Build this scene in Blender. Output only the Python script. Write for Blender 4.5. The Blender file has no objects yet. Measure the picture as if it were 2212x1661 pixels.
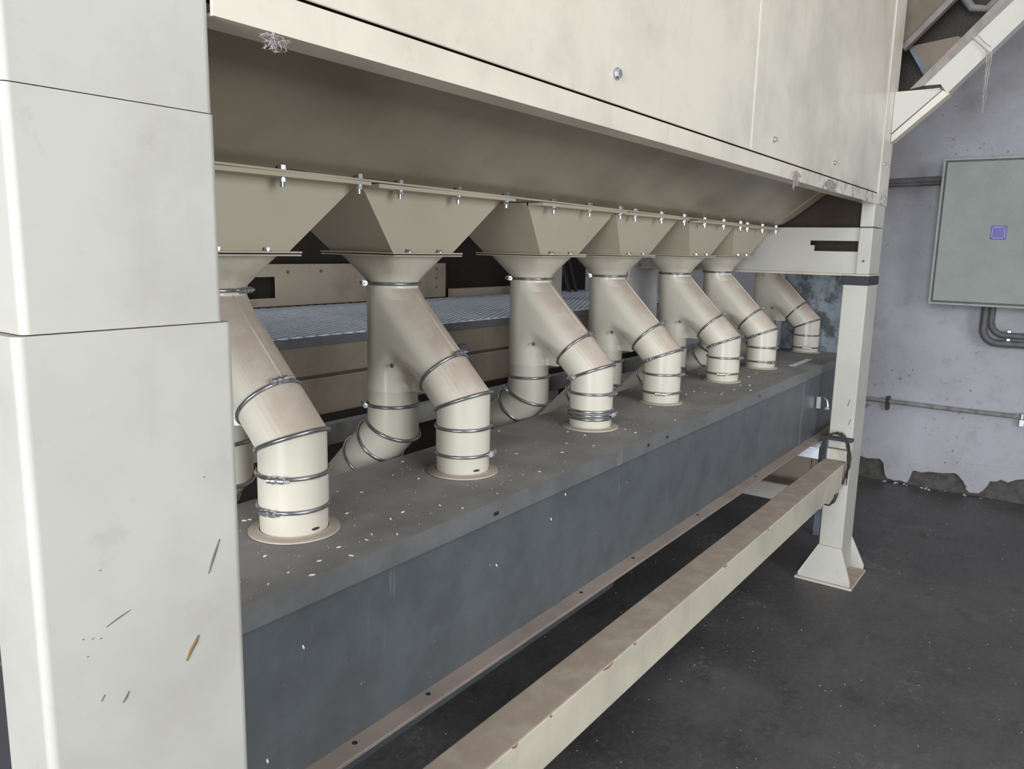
import bpy, bmesh, math, random
from mathutils import Vector, Matrix
random.seed(7)
scene = bpy.context.scene
C = scene.collection
PI = math.pi

# ------------------------------------------------------------------ camera
cam_d = bpy.data.cameras.new('camera')
cam_d.sensor_width = 36.0
cam_d.lens = 1709.95 / 2212.0 * 36.0
cam_d.clip_start = 0.02
cam = bpy.data.objects.new('camera', cam_d)
C.objects.link(cam)
RIGHT = Vector((0.586, -0.810, 0.022)).normalized()
FWD = Vector((0.800, 0.575, -0.172)).normalized()
UP = RIGHT.cross(FWD).normalized()
RIGHT = FWD.cross(UP).normalized()
m = Matrix((RIGHT, UP, -FWD)).transposed().to_4x4()
m.translation = Vector((0, 0, 1.5))
cam.matrix_world = m
scene.camera = cam

# ------------------------------------------------------------------ view, world, daylight through the openings, added light for the grating
vs = scene.view_settings
vs.view_transform = 'Standard'
vs.look = 'None'
vs.gamma = 1.0
vs.use_curve_mapping = False
vs.exposure = -0.78

w = bpy.data.worlds.new('sky')
scene.world = w
w.use_nodes = True
bg = w.node_tree.nodes['Background']
bg.inputs[0].default_value = (0.80, 0.88, 1.0, 1)
bg.inputs[1].default_value = 1.2


def area(name, loc, target, sx, sy, power, col):
    d = bpy.data.lights.new(name, 'AREA')
    d.shape = 'RECTANGLE'
    d.size = sx
    d.size_y = sy
    d.energy = power
    d.color = col
    o = bpy.data.objects.new(name, d)
    C.objects.link(o)
    o.location = loc
    o.rotation_euler = (Vector(target) - Vector(loc)).to_track_quat('-Z', 'Y').to_euler()
    return o


DAY = (0.93, 0.975, 1.0)
area('daylight_door', (-4.95, -0.75, 2.0), (5, -0.75, 2.0), 2.8, 3.6, 880, DAY)
area('daylight_window', (-0.4, -4.95, 2.3), (-0.4, 5, 2.3), 3.2, 2.4, 375, DAY)
area('added_grating_light', (2.6, 4.1, 4.58), (2.6, 4.1, 0), 3.6, 1.0, 95, (0.88, 0.94, 1.0))  # added lamp over the back of the hall to brighten the grating
area('daylight_aisle_rooflight', (1.8, -1.6, 4.58), (1.8, -1.6, 0), 4.4, 1.0, 60, (0.98, 0.985, 1.0))


# ------------------------------------------------------------------ materials
class NT:
    def __init__(self, name):
        self.m = bpy.data.materials.new(name)
        self.m.use_nodes = True
        self.t = self.m.node_tree
        self.b = self.t.nodes['Principled BSDF']
        self.geo = None
        self.tc = None

    def n(self, typ, **kw):
        nd = self.t.nodes.new(typ)
        for k, v in kw.items():
            setattr(nd, k, v)
        return nd

    def link(self, a, b):
        self.t.links.new(a, b)

    def coord(self):
        if self.tc is None:
            self.tc = self.n('ShaderNodeNewGeometry')
        return self.tc.outputs['Position']

    def normal_z(self):
        if self.geo is None:
            g = self.n('ShaderNodeNewGeometry')
            s = self.n('ShaderNodeSeparateXYZ')
            self.link(g.outputs['True Normal'], s.inputs[0])
            self.geo = s.outputs[2]
        return self.geo

    def noise(self, scale, detail=4, rough=0.55, stretch=None):
        nz = self.n('ShaderNodeTexNoise')
        nz.inputs['Scale'].default_value = scale
        nz.inputs['Detail'].default_value = detail
        nz.inputs['Roughness'].default_value = rough
        if stretch:
            mp = self.n('ShaderNodeMapping')
            mp.inputs['Scale'].default_value = stretch
            self.link(self.coord(), mp.inputs[0])
            self.link(mp.outputs[0], nz.inputs['Vector'])
        else:
            self.link(self.coord(), nz.inputs['Vector'])
        return nz.outputs['Fac']

    def ramp(self, src, lo, hi, a=0.0, b=1.0):
        r = self.n('ShaderNodeMapRange')
        r.interpolation_type = 'SMOOTHSTEP'
        r.inputs['From Min'].default_value = lo
        r.inputs['From Max'].default_value = hi
        r.inputs['To Min'].default_value = a
        r.inputs['To Max'].default_value = b
        self.link(src, r.inputs['Value'])
        return r.outputs['Result']

    def mul(self, a, b):
        x = self.n('ShaderNodeMath', operation='MULTIPLY')
        for i, v in enumerate((a, b)):
            if isinstance(v, (int, float)):
                x.inputs[i].default_value = v
            else:
                self.link(v, x.inputs[i])
        return x.outputs[0]

    def mix(self, fac, a, b):
        x = self.n('ShaderNodeMix', data_type='RGBA')
        if isinstance(fac, (int, float)):
            x.inputs[0].default_value = fac
        else:
            self.link(fac, x.inputs[0])
        for i, v in ((6, a), (7, b)):
            if isinstance(v, tuple):
                x.inputs[i].default_value = (*v, 1)
            else:
                self.link(v, x.inputs[i])
        return x.outputs[2]

    def bump(self, src, strength, dist=0.002):
        bp = self.n('ShaderNodeBump')
        bp.inputs['Strength'].default_value = strength
        bp.inputs['Distance'].default_value = dist
        self.link(src, bp.inputs['Height'])
        self.link(bp.outputs[0], self.b.inputs['Normal'])

    def out(self, col, rough=0.5, metal=0.0, spec=0.5):
        if isinstance(col, tuple):
            self.b.inputs['Base Color'].default_value = (*col, 1)
        else:
            self.link(col, self.b.inputs['Base Color'])
        if isinstance(rough, (int, float)):
            self.b.inputs['Roughness'].default_value = rough
        else:
            self.link(rough, self.b.inputs['Roughness'])
        self.b.inputs['Metallic'].default_value = metal
        self.b.inputs['Specular IOR Level'].default_value = spec
        return self.m


def painted(name, base, dust=(0.40, 0.30, 0.245), dust_amt=0.8, rough=0.42, lo=0.25, hi=0.75, stain=0.12, specks=True, smudge=0.0, dirt=None):
    t = NT(name)
    a = t.noise(3.2, 5)
    dark = tuple(c * (1 - stain * 2.2) for c in base)
    col = t.mix(t.ramp(a, 0.42, 0.72), base, dark)
    streak = t.noise(7, 4, 0.6, (3.0, 3.0, 0.25))
    col = t.mix(t.mul(t.ramp(streak, 0.55, 0.8), stain * 2.5), col, (base[0] * 0.62, base[1] * 0.56, base[2] * 0.48))
    if smudge:
        sm = t.noise(5.3, 6, 0.68)
        col = t.mix(t.mul(t.ramp(sm, 0.5, 0.78), smudge), col, (base[0] * 0.62, base[1] * 0.54, base[2] * 0.48))
        s2 = t.noise(19, 5, 0.7)
        col = t.mix(t.mul(t.ramp(s2, 0.58, 0.76), smudge * 0.8), col, (base[0] * 0.5, base[1] * 0.44, base[2] * 0.4))
    if dirt:
        sx = t.n('ShaderNodeSeparateXYZ')
        t.link(t.coord(), sx.inputs[0])
        f = t.mul(t.ramp(sx.outputs[0], dirt[0], dirt[1]), t.ramp(sx.outputs[2], dirt[2], dirt[3], 1.0, 0.0))
        f = t.mul(f, t.ramp(t.noise(24, 6, 0.72), 0.47, 0.62))
        col = t.mix(t.mul(f, 0.75), col, (0.20, 0.15, 0.115))
    if specks:
        sp = t.noise(95, 2, 0.5)
        sp2 = t.noise(6, 2)
        f = t.mul(t.ramp(sp, 0.735, 0.76), t.ramp(sp2, 0.5, 0.62))
        col = t.mix(t.mul(f, 0.8), col, (0.10, 0.085, 0.07))
    dn = t.noise(14, 5, 0.65)
    df = t.mul(t.ramp(t.normal_z(), lo, hi), t.ramp(dn, 0.25, 0.62, 0.55, 1.0))
    df = t.mul(df, dust_amt)
    col = t.mix(df, col, dust)
    rg = t.ramp(df, 0.0, 0.7, rough, 0.85)
    return t.out(col, rg)


CREAM = (0.645, 0.605, 0.515)
M = {}
M['cream'] = painted('cream_paint', CREAM)
M['pipe'] = painted('cream_pipe_enamel', (0.79, 0.74, 0.63), rough=0.24, stain=0.05, lo=0.18, hi=0.62, dust=(0.47, 0.36, 0.30), dust_amt=0.85, specks=False)
M['sleeve'] = painted('cream_pipe_sleeve', (0.68, 0.635, 0.54), rough=0.3, stain=0.04, lo=0.2, hi=0.65, dust=(0.47, 0.36, 0.30), dust_amt=0.8, specks=False)
M['column'] = painted('white_cream_column', (0.535, 0.515, 0.472), stain=0.06, rough=0.5, specks=False, smudge=0.22)
M['casing'] = painted('cream_casing', (0.745, 0.69, 0.58), stain=0.10, rough=0.3, specks=False, smudge=0.22, dirt=(2.2, 3.5, 1.735, 1.80))
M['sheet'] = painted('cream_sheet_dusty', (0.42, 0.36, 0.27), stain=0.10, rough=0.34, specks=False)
M['beam'] = painted('cream_beam', (0.60, 0.555, 0.45), dust=(0.36, 0.27, 0.215), dust_amt=0.92, lo=0.5, hi=0.9, stain=0.10)
M['neck'] = painted('smudged_cream_neck', (0.64, 0.59, 0.49), stain=0.10, rough=0.55, specks=False, smudge=0.75)
M['hopper'] = painted('cream_hopper', (0.58, 0.52, 0.395), stain=0.04, rough=0.5, specks=False)
M['fascia'] = painted('dusty_fascia', (0.24, 0.195, 0.15), stain=0.18, rough=0.75)
M['deck'] = painted('cream_deck', (0.55, 0.47, 0.37), stain=0.18, rough=0.7)


def plain(name, col, rough=0.6, metal=0.0, var=0.15, scale=20):
    t = NT(name)
    a = t.noise(scale, 4)
    c = t.mix(t.ramp(a, 0.35, 0.7), col, tuple(x * (1 - var) for x in col))
    return t.out(c, rough, metal)


M['zinc'] = plain('zinc_bolt', (0.62, 0.64, 0.67), 0.28, 0.9)
M['clamp'] = plain('zinc_clamp_wire', (0.40, 0.40, 0.41), 0.3, 0.85, 0.3, 60)
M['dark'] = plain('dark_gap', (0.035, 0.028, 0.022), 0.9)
M['black'] = plain('black_tape', (0.02, 0.021, 0.025), 0.55)
M['inner'] = plain('brown_inner_and_shade', (0.085, 0.062, 0.05), 0.85)
M['rail'] = plain('grey_rail', (0.24, 0.23, 0.225), 0.6, 0.0, 0.25)
M['rod'] = plain('dark_rod', (0.055, 0.055, 0.062), 0.7)
M['conduit'] = plain('grey_conduit', (0.12, 0.115, 0.115), 0.55, 0.0, 0.3)
M['conduit_pale'] = plain('dusty_conduit', (0.26, 0.25, 0.24), 0.8, 0.0, 0.4)
M['wire'] = plain('brown_wire', (0.055, 0.042, 0.036), 0.7)
M['web'] = plain('dusty_cobweb', (0.42, 0.38, 0.36), 0.95)
M['grit'] = plain('grey_grit', (0.56, 0.54, 0.50), 0.9)
M['husk'] = plain('pale_husk', (0.80, 0.77, 0.72), 0.8)
M['mark'] = plain('scratch_grey', (0.16, 0.15, 0.15), 0.8)
M['rust'] = plain('scratch_rust', (0.24, 0.15, 0.06), 0.8)
M['logo'] = plain('violet_badge', (0.10, 0.075, 0.36), 0.4, 0.0, 0.25, 80)
M['logo_line'] = plain('violet_badge_line', (0.27, 0.26, 0.55), 0.4)
M['blue'] = plain('blue_grey_steel', (0.17, 0.20, 0.25), 0.55, 0.0, 0.3)
tt = NT('stained_blue_galvanised')
M['bluesheet'] = tt.out(tt.mix(tt.ramp(tt.noise(11, 6, 0.7), 0.42, 0.62), (0.21, 0.245, 0.28), (0.055, 0.062, 0.066)), 0.6)
M['mesh_dark'] = plain('dark_mesh', (0.06, 0.052, 0.045), 0.9, 0.0, 0.5, 160)
M['white'] = plain('white_board', (0.82, 0.80, 0.78), 0.7, 0.0, 0.1, 12)
M['cover_dusty'] = plain('dusty_brace_side', (0.30, 0.265, 0.25), 0.85, 0.0, 0.25)


def galvanised(name, base, dust, dust_amt, rough=0.5):
    t = NT(name)
    a = t.noise(9, 6, 0.65)
    c = t.mix(t.ramp(a, 0.35, 0.68), base, tuple(x * 0.78 for x in base))
    s = t.noise(30, 3, 0.6, (1.0, 1.0, 0.12))
    c = t.mix(t.mul(t.ramp(s, 0.66, 0.76), 0.35), c, (0.34, 0.34, 0.35))
    sp = t.noise(70, 2)
    c = t.mix(t.mul(t.ramp(sp, 0.74, 0.77), 0.5), c, (0.35, 0.32, 0.30))
    dn = t.noise(5.5, 5, 0.6)
    df = t.mul(t.mul(t.ramp(t.normal_z(), 0.4, 0.9), t.ramp(dn, 0.3, 0.65, 0.4, 1.0)), dust_amt)
    c = t.mix(df, c, dust)
    return t.out(c, t.ramp(df, 0, 0.6, rough, 0.85), 0.0)


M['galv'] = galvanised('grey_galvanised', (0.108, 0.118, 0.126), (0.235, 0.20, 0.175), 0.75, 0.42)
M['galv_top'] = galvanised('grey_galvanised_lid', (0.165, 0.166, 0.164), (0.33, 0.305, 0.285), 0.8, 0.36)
M['flange_dust'] = galvanised('dusty_flange', (0.24, 0.195, 0.17), (0.36, 0.285, 0.245), 0.95, 0.8)
M['grate'] = plain('galvanised_grate', (0.72, 0.76, 0.85), 0.4, 0.0, 0.2, 30)
M['grate_edge'] = plain('grate_edge', (0.12, 0.125, 0.135), 0.6)


def floor_mat():
    t = NT('dark_concrete_floor')
    a = t.noise(1.4, 7, 0.62)
    c = t.mix(t.ramp(a, 0.35, 0.68), (0.066, 0.061, 0.060), (0.118, 0.111, 0.109))
    b = t.noise(6.5, 6, 0.7)
    c = t.mix(t.mul(t.ramp(b, 0.5, 0.72), 0.6), c, (0.042, 0.037, 0.036))
    s = t.noise(4, 5, 0.6, (0.35, 2.2, 1.0))
    c = t.mix(t.mul(t.ramp(s, 0.58, 0.75), 0.35), c, (0.16, 0.15, 0.146))
    g = t.noise(46, 5, 0.75)
    c = t.mix(t.mul(t.ramp(g, 0.45, 0.7), 0.5), c, (0.145, 0.137, 0.132))
    pd = t.noise(2.2, 6, 0.72)
    c = t.mix(t.mul(t.ramp(pd, 0.55, 0.7), t.ramp(g, 0.4, 0.65)), c, (0.20, 0.19, 0.183))
    p = t.noise(120, 2)
    c = t.mix(t.mul(t.ramp(p, 0.70, 0.74), 0.7), c, (0.30, 0.28, 0.26))
    t.bump(g, 0.3, 0.003)
    return t.out(c, t.ramp(a, 0.3, 0.7, 0.42, 0.7))


def plaster(name, base, second, patch):
    t = NT(name)
    a = t.noise(1.1, 6, 0.6)
    c = t.mix(t.ramp(a, 0.38, 0.66), base, second)
    b = t.noise(3.3, 5, 0.65)
    c = t.mix(t.mul(t.ramp(b, 0.56, 0.75), 0.5), c, patch)
    p = t.noise(38, 3, 0.6)
    q = t.noise(2.3, 3)
    c = t.mix(t.mul(t.mul(t.ramp(p, 0.64, 0.70), t.ramp(q, 0.46, 0.6)), 0.75), c, (0.10, 0.095, 0.09))
    st = t.noise(0.8, 7, 0.7)
    c = t.mix(t.mul(t.ramp(st, 0.48, 0.7), 0.55), c, patch)
    fz = t.noise(9, 6, 0.72)
    c = t.mix(t.mul(t.ramp(fz, 0.5, 0.72), 0.3), c, patch)
    t.bump(t.noise(26, 5, 0.6), 0.25, 0.004)
    return t.out(c, 0.9, 0.0, 0.2)


M['floor'] = floor_mat()
M['plaster'] = plaster('lilac_grey_plaster', (0.44, 0.43, 0.475), (0.37, 0.36, 0.385), (0.24, 0.225, 0.215))
M['mortar'] = plain('bare_dark_render', (0.105, 0.098, 0.09), 0.95, 0.0, 0.4, 18)
M['hallwall'] = plain('hall_plaster', (0.30, 0.28, 0.255), 0.9, 0.0, 0.15, 2)
M['hallback'] = plain('hall_back_plaster', (0.20, 0.185, 0.17), 0.9, 0.0, 0.2, 2)
M['ceil'] = plain('hall_ceiling', (0.34, 0.33, 0.32), 0.9, 0.0, 0.2, 2)
M['cabinet'] = plaster('grey_green_enamel', (0.33, 0.35, 0.33), (0.29, 0.31, 0.295), (0.245, 0.255, 0.24))
M['cabinet_frame'] = plain('cabinet_edge', (0.33, 0.345, 0.325), 0.5)
M['gasket'] = plain('cabinet_groove', (0.13, 0.14, 0.135), 0.7)


# ------------------------------------------------------------------ builders
def tag(o, label=None, cat=None, group=None, kind=None):
    if label:
        o['label'] = label
    if cat:
        o['category'] = cat
    if group:
        o['group'] = group
    if kind:
        o['kind'] = kind
    return o


def empty(name, loc, label, cat, group=None):
    o = bpy.data.objects.new(name, None)
    C.objects.link(o)
    o.location = loc
    o.empty_display_size = 0.05
    return tag(o, label, cat, group)


def place(name, mesh, mat, parent=None):
    o = bpy.data.objects.new(name, mesh)
    C.objects.link(o)
    if mat is not None and not mesh.materials:
        mesh.materials.append(M[mat])
    if parent is not None:
        o.parent = parent
    return o


def rounded(x0, x1, y0, y1, r, n=8):
    pts = []
    for (cx, cy, a0) in ((x1 - r, y1 - r, 0), (x0 + r, y1 - r, 90), (x0 + r, y0 + r, 180), (x1 - r, y0 + r, 270)):
        for k in range(n + 1):
            a = math.radians(a0 + 90 * k / n)
            pts.append((cx + r * math.cos(a), cy + r * math.sin(a)))
    return pts


class B:
    """collects geometry in world space; done() shifts it to the parent's origin"""

    def __init__(self):
        self.bm = bmesh.new()

    def box(self, x0, x1, y0, y1, z0, z1, bev=0.0, seg=1):
        vs_ = [self.bm.verts.new((x, y, z)) for x in (x0, x1) for y in (y0, y1) for z in (z0, z1)]
        q = [(0, 1, 3, 2), (4, 6, 7, 5), (0, 4, 5, 1), (2, 3, 7, 6), (0, 2, 6, 4), (1, 5, 7, 3)]
        fs = [self.bm.faces.new([vs_[i] for i in f]) for f in q]
        if bev > 0:
            es = list({e for f in fs for e in f.edges})
            bmesh.ops.bevel(self.bm, geom=es, offset=bev, segments=seg, affect='EDGES', profile=0.5)
        return self

    def post(self, x0, x1, y0, y1, z0, z1, r):
        ring_ = rounded(x0, x1, y0, y1, r)
        return self.loft([[(x, y, z) for (x, y) in ring_] for z in (z0, z1)], True, True, True, False)

    def prism(self, poly, axis, a, b):
        """poly: 2-D points in the plane normal to axis ('x': (y,z), 'y': (x,z), 'z': (x,y))"""
        def P(p, h):
            return {'x': (h, p[0], p[1]), 'y': (p[0], h, p[1]), 'z': (p[0], p[1], h)}[axis]
        A = [self.bm.verts.new(P(p, a)) for p in poly]
        D = [self.bm.verts.new(P(p, b)) for p in poly]
        n = len(poly)
        f1 = self.bm.faces.new(A)
        f2 = self.bm.faces.new(D[::-1])
        for i in range(n):
            j = (i + 1) % n
            self.bm.faces.new((A[j], A[i], D[i], D[j]))
        return self

    def loft(self, rings, closed=True, cap0=False, cap1=False, smooth=True):
        R_ = [[self.bm.verts.new(p) for p in r] for r in rings]
        n = len(rings[0])
        for a, b in zip(R_[:-1], R_[1:]):
            for i in range(n if closed else n - 1):
                j = (i + 1) % n
                f = self.bm.faces.new((a[i], a[j], b[j], b[i]))
                f.smooth = smooth
        if cap0:
            self.bm.faces.new([self.bm.verts.new(p) for p in rings[0]][::-1])
        if cap1:
            self.bm.faces.new([self.bm.verts.new(p) for p in rings[-1]])
        return self

    def tube(self, pts, r, n=10, closed=False, caps=True):
        pts = [Vector(p) for p in pts]
        k = len(pts)
        rings = []
        ref = None
        for i in range(k):
            if closed:
                d = pts[(i + 1) % k] - pts[i - 1]
            else:
                d = pts[min(i + 1, k - 1)] - pts[max(i - 1, 0)]
            d.normalize()
            if ref is None:
                ref = Vector((0, 0, 1)) if abs(d.z) < 0.9 else Vector((1, 0, 0))
            u = (ref - d * ref.dot(d))
            if u.length < 1e-4:
                u = d.orthogonal()
            u.normalize()
            v = d.cross(u)
            ref = u
            rr = r[i] if isinstance(r, (list, tuple)) else r
            rings.append([pts[i] + rr * (math.cos(2 * PI * t / n) * u + math.sin(2 * PI * t / n) * v) for t in range(n)])
        if closed:
            rings.append(rings[0])
            R_ = [[self.bm.verts.new(p) for p in q] for q in rings[:-1]]
            R_.append(R_[0])
            for a, b in zip(R_[:-1], R_[1:]):
                for i in range(n):
                    j = (i + 1) % n
                    f = self.bm.faces.new((a[i], a[j], b[j], b[i]))
                    f.smooth = True
        else:
            self.loft(rings, True, caps, caps)
        return self

    def cyl(self, p0, p1, r, n=16, caps=True, smooth=True):
        p0 = Vector(p0)
        p1 = Vector(p1)
        d = (p1 - p0).normalized()
        u = d.orthogonal().normalized()
        v = d.cross(u)
        rings = [[c + r * (math.cos(2 * PI * t / n) * u + math.sin(2 * PI * t / n) * v) for t in range(n)] for c in (p0, p1)]
        return self.loft(rings, True, caps, caps, smooth)

    def done(self, name, mat, parent=None, origin=None, fix=True):
        if origin is None and parent is not None:
            origin = parent.location if parent.parent is None else parent.parent.location + parent.location
        if fix:
            bmesh.ops.recalc_face_normals(self.bm, faces=self.bm.faces)
        if origin is not None:
            bmesh.ops.translate(self.bm, vec=-Vector(origin), verts=self.bm.verts)
        me = bpy.data.meshes.new(name)
        self.bm.to_mesh(me)
        self.bm.free()
        return place(name, me, mat, parent)

    def solo(self, name, mat, origin):
        """a one-mesh top-level object whose origin sits at the given point"""
        o = self.done(name, mat, None, origin)
        o.location = origin
        return o


def ring(center, axis, plane_n, r, n=36):
    c = Vector(center)
    d = Vector(axis).normalized()
    pn = Vector(plane_n).normalized()
    u = Vector((1, 0, 0)) if abs(d.x) < 0.9 else Vector((0, 1, 0))
    u = (u - d * u.dot(d)).normalized()
    v = d.cross(u)
    out = []
    for i in range(n):
        p = c + r * (math.cos(2 * PI * i / n) * u + math.sin(2 * PI * i / n) * v)
        out.append(p + d * ((c - p).dot(pn) / d.dot(pn)))
    return out


def structure(o):
    o['kind'] = 'structure'
    return o


# ------------------------------------------------------------------ the hall
XW = 5.65
structure(B().box(-5.2, XW + 0.3, -5.2, 6.2, -0.1, 0).done('floor', 'floor'))
b = B()      # ceiling with aisle rooflight opening, plus one added behind to light the grating
b.box(-5.2, XW + 0.3, -5.2, -2.15, 4.6, 4.7)
b.box(-5.2, XW + 0.3, -1.05, 3.55, 4.6, 4.7)
b.box(-5.2, -0.45, -2.15, -1.05, 4.6, 4.7)
b.box(4.05, XW + 0.3, -2.15, -1.05, 4.6, 4.7)
b.box(-5.2, XW + 0.3, 4.65, 6.2, 4.6, 4.7)
b.box(-5.2, 0.75, 3.55, 4.65, 4.6, 4.7)
b.box(4.45, XW + 0.3, 3.55, 4.65, 4.6, 4.7)
structure(b.done('ceiling', 'ceil'))
wr = structure(B().box(XW + 0.02, XW + 0.3, -5.2, 6.2, 0, 4.6).done('wall_right', 'mortar'))
# plaster coat with a ragged foot where it has fallen off the wall
foot = [(6.2, .03), (1.6, .02), (1.30, .03), (1.24, .12), (1.16, .15), (1.08, .135), (1.0, .145), (.974, .12), (.966, .075), (.958, .045), (.945, .022), (.90, .014),
        (.86, .02), (.825, .012), (.812, .03), (.803, .062), (.797, .098), (.78, .104), (.745, .098), (.70, .112), (.62, .116), (.555, .13), (.535, .122),
        (.50, .085), (.485, .06), (.478, .035), (.46, .02), (.41, .025), (.385, .05), (.365, .085), (.355, .115), (.325, .118), (.30, .135), (.26, .125), (.22, .15),
        (.17, .165), (.10, .17), (.02, .14), (-.08, .05), (-.3, .02), (-1.2, .03), (-5.2, .02)]
b = B()
n = len(foot)
top = [(p[0], 4.6) for p in foot]
lo_f = [b.bm.verts.new((XW, y, z)) for y, z in foot]
hi_f = [b.bm.verts.new((XW, y, z)) for y, z in top]
lo_b = [b.bm.verts.new((XW + 0.02, y, z)) for y, z in foot]
for i in range(n - 1):
    b.bm.faces.new((lo_f[i], hi_f[i], hi_f[i + 1], lo_f[i + 1]))
    b.bm.faces.new((lo_f[i], lo_f[i + 1], lo_b[i + 1], lo_b[i]))
b.done('plaster_coat', 'plaster', wr, Vector((0, 0, 0)))
# lower render band, a few millimetres proud, with a slanting top edge
b = B()
ff = [p for p in foot if -1.0 < p[0] < 1.5]
band = [(p[0], 0.155 + (1.12 - p[0]) * 0.075) for p in ff]
lo_f = [b.bm.verts.new((XW - 0.006, y, z + 0.004)) for y, z in ff]
hi_f = [b.bm.verts.new((XW - 0.006, y, max(z, ff[i][1] + 0.012))) for i, (y, z) in enumerate(band)]
hi_b = [b.bm.verts.new((XW, v.co.y, v.co.z + 0.004)) for v in hi_f]
lo_b = [b.bm.verts.new((XW + 0.01, v.co.y, v.co.z)) for v in lo_f]
for i in range(len(ff) - 1):
    b.bm.faces.new((lo_f[i], hi_f[i], hi_f[i + 1], lo_f[i + 1]))
    b.bm.faces.new((hi_f[i], hi_b[i], hi_b[i + 1], hi_f[i + 1]))
    b.bm.faces.new((lo_f[i], lo_f[i + 1], lo_b[i + 1], lo_b[i]))
b.done('plaster_skirting', 'plaster', wr, Vector((0, 0, 0)))
# fallen crumbs of plaster along the foot of the wall
crumb_me = None
for k in range(16):
    y = random.uniform(0.1, 1.0)
    if crumb_me is None:
        bb = B()
        bmesh.ops.create_icosphere(bb.bm, subdivisions=1, radius=0.012)
        for v in bb.bm.verts:
            v.co *= random.uniform(0.6, 1.2)
            v.co.z *= 0.6
        o = bb.done('plaster_crumb', 'plaster', wr, Vector((0, 0, 0)))
        crumb_me = o.data
    else:
        o = place('plaster_crumb', crumb_me, None, wr)
    o.location = (XW - random.uniform(0.01, 0.05), y, 0.006)
    s = random.uniform(0.5, 1.4)
    o.scale = (s, s * random.uniform(.8, 2), s)
    o.rotation_euler = (0, 0, random.uniform(0, 3))

structure(B().box(-5.2, XW + .3, 6.0, 6.2, 0, 4.6).done('wall_back', 'hallback'))
# wall with the big doorway the daylight comes through
b = B()
b.box(-5.2, -5.0, -5.2, -2.2, 0, 4.6)
b.box(-5.2, -5.0, 0.7, 6.0, 0, 4.6)
b.box(-5.2, -5.0, -2.2, 0.7, 3.9, 4.6)
structure(b.done('wall_left', 'hallwall'))
b = B()      # aisle wall with a wide window near the doorway
b.box(-5.0, -2.05, -5.2, -5.0, 0, 4.6)
b.box(1.25, XW, -5.2, -5.0, 0, 4.6)
b.box(-2.05, 1.25, -5.2, -5.0, 0, 1.05)
b.box(-2.05, 1.25, -5.2, -5.0, 3.55, 4.6)
structure(b.done('wall_front', 'hallwall'))

# ------------------------------------------------------------------ columns
YF = 0.775


def scratch(parent, pts, w_, mat):
    bb = B()
    k = len(pts)
    rad = [max(0.0004, w_ * math.sin(PI * (i + 0.6) / (k + 0.2))) for i in range(k)]
    bb.tube([Vector((p[0], YF - 0.0002, p[1])) for p in pts], rad, 6)
    for v in bb.bm.verts:
        v.co.y = YF - 0.0002 + (v.co.y - YF + 0.0002) * 0.12 - 0.0045
    return bb.done('scratch_mark', mat, parent)


lc = empty('support_column', (0.42, 0.825, 0), 'broad pale cream steel column filling the left side of the picture', 'column')
B().post(0.309, 0.535, YF - 0.004, 0.872, 0.012, 1.4098, 0.009).done('lower_section', 'column', lc)
B().post(0.318, 0.526, YF, 0.835, 1.4108, 1.6305, 0.008).done('middle_section', 'column', lc)
B().post(0.318, 0.524, YF, 0.835, 1.6315, 3.2, 0.008).done('upper_section', 'column', lc)
B().box(0.322, 0.52, YF + .004, 0.83, 1.40, 1.64).done('joint_core', 'dark', lc)
B().box(0.29, 0.56, 0.70, 0.955, 0, 0.012, 0.002).done('base_plate', 'beam', lc)
scratch(lc, [(0.506, 1.163), (0.5, 1.15), (0.496, 1.141), (0.49, 1.126)], 0.0016, 'mark')
scratch(lc, [(0.474, 1.058), (0.470, 1.051), (0.464, 1.044), (0.458, 1.033)], 0.0026, 'rust')
scratch(lc, [(0.372, 1.108), (0.385, 1.113), (0.398, 1.117)], 0.0007, 'mark')
scratch(lc, [(0.384, 1.018), (0.388, 1.023), (0.391, 1.028)], 0.0012, 'mark')
scratch(lc, [(0.362, 1.03), (0.366, 1.036)], 0.0008, 'mark')
for (x, z) in ((.349, 1.104), (.358, 1.101), (.366, 1.098), (.352, 1.084), (.37, 1.17), (.49, 1.24)):
    scratch(lc, [(x - .0008, z), (x + .0008, z)], 0.0007, 'mark')

# far column
fc = empty('support_column', (3.8, 0.825, 0), 'far cream column with black band standing on splayed gusset foot', 'column')
B().box(3.70, 3.90, YF, 0.877, 0.012, 1.366, 0.004, 2).done('lower_section', 'column', fc)
B().box(3.697, 3.905, YF - .002, 0.882, 1.366, 1.405, 0.003, 2).done('black_band', 'black', fc)
B().box(3.695, 3.905, YF - .004, 0.886, 1.405, 1.413, 0.002).done('cap_plate', 'cream', fc)
B().box(3.70, 3.90, YF, 0.83, 1.413, 1.612, 0.004, 2).done('middle_section', 'column', fc)
B().box(3.70, 3.90, YF, 0.83, 1.615, 1.72, 0.004, 2).done('upper_section', 'column', fc)
B().box(3.63, 3.915, 0.703, 0.957, 0, 0.012, 0.002).done('base_plate', 'beam', fc)
b = B()   # tapering gusset on the camera side of the foot
b.prism([(0.715, .012), (0.945, .012), (0.945, .03), (0.877, .165), (0.775, .165), (0.715, .03)], 'x', 3.642, 3.655)
for v in b.bm.verts:
    if v.co.z > 0.1:
        v.co.x += 0.05
b.done('gusset', 'column', fc)
b = B()
b.prism([(0.715, .012), (0.945, .012), (0.945, .03), (0.877, .165), (0.775, .165), (0.715, .03)], 'x', 3.905, 3.893)
for v in b.bm.verts:
    if v.co.z < 0.1:
        v.co.x += 0.02
b.done('gusset', 'column', fc)
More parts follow.
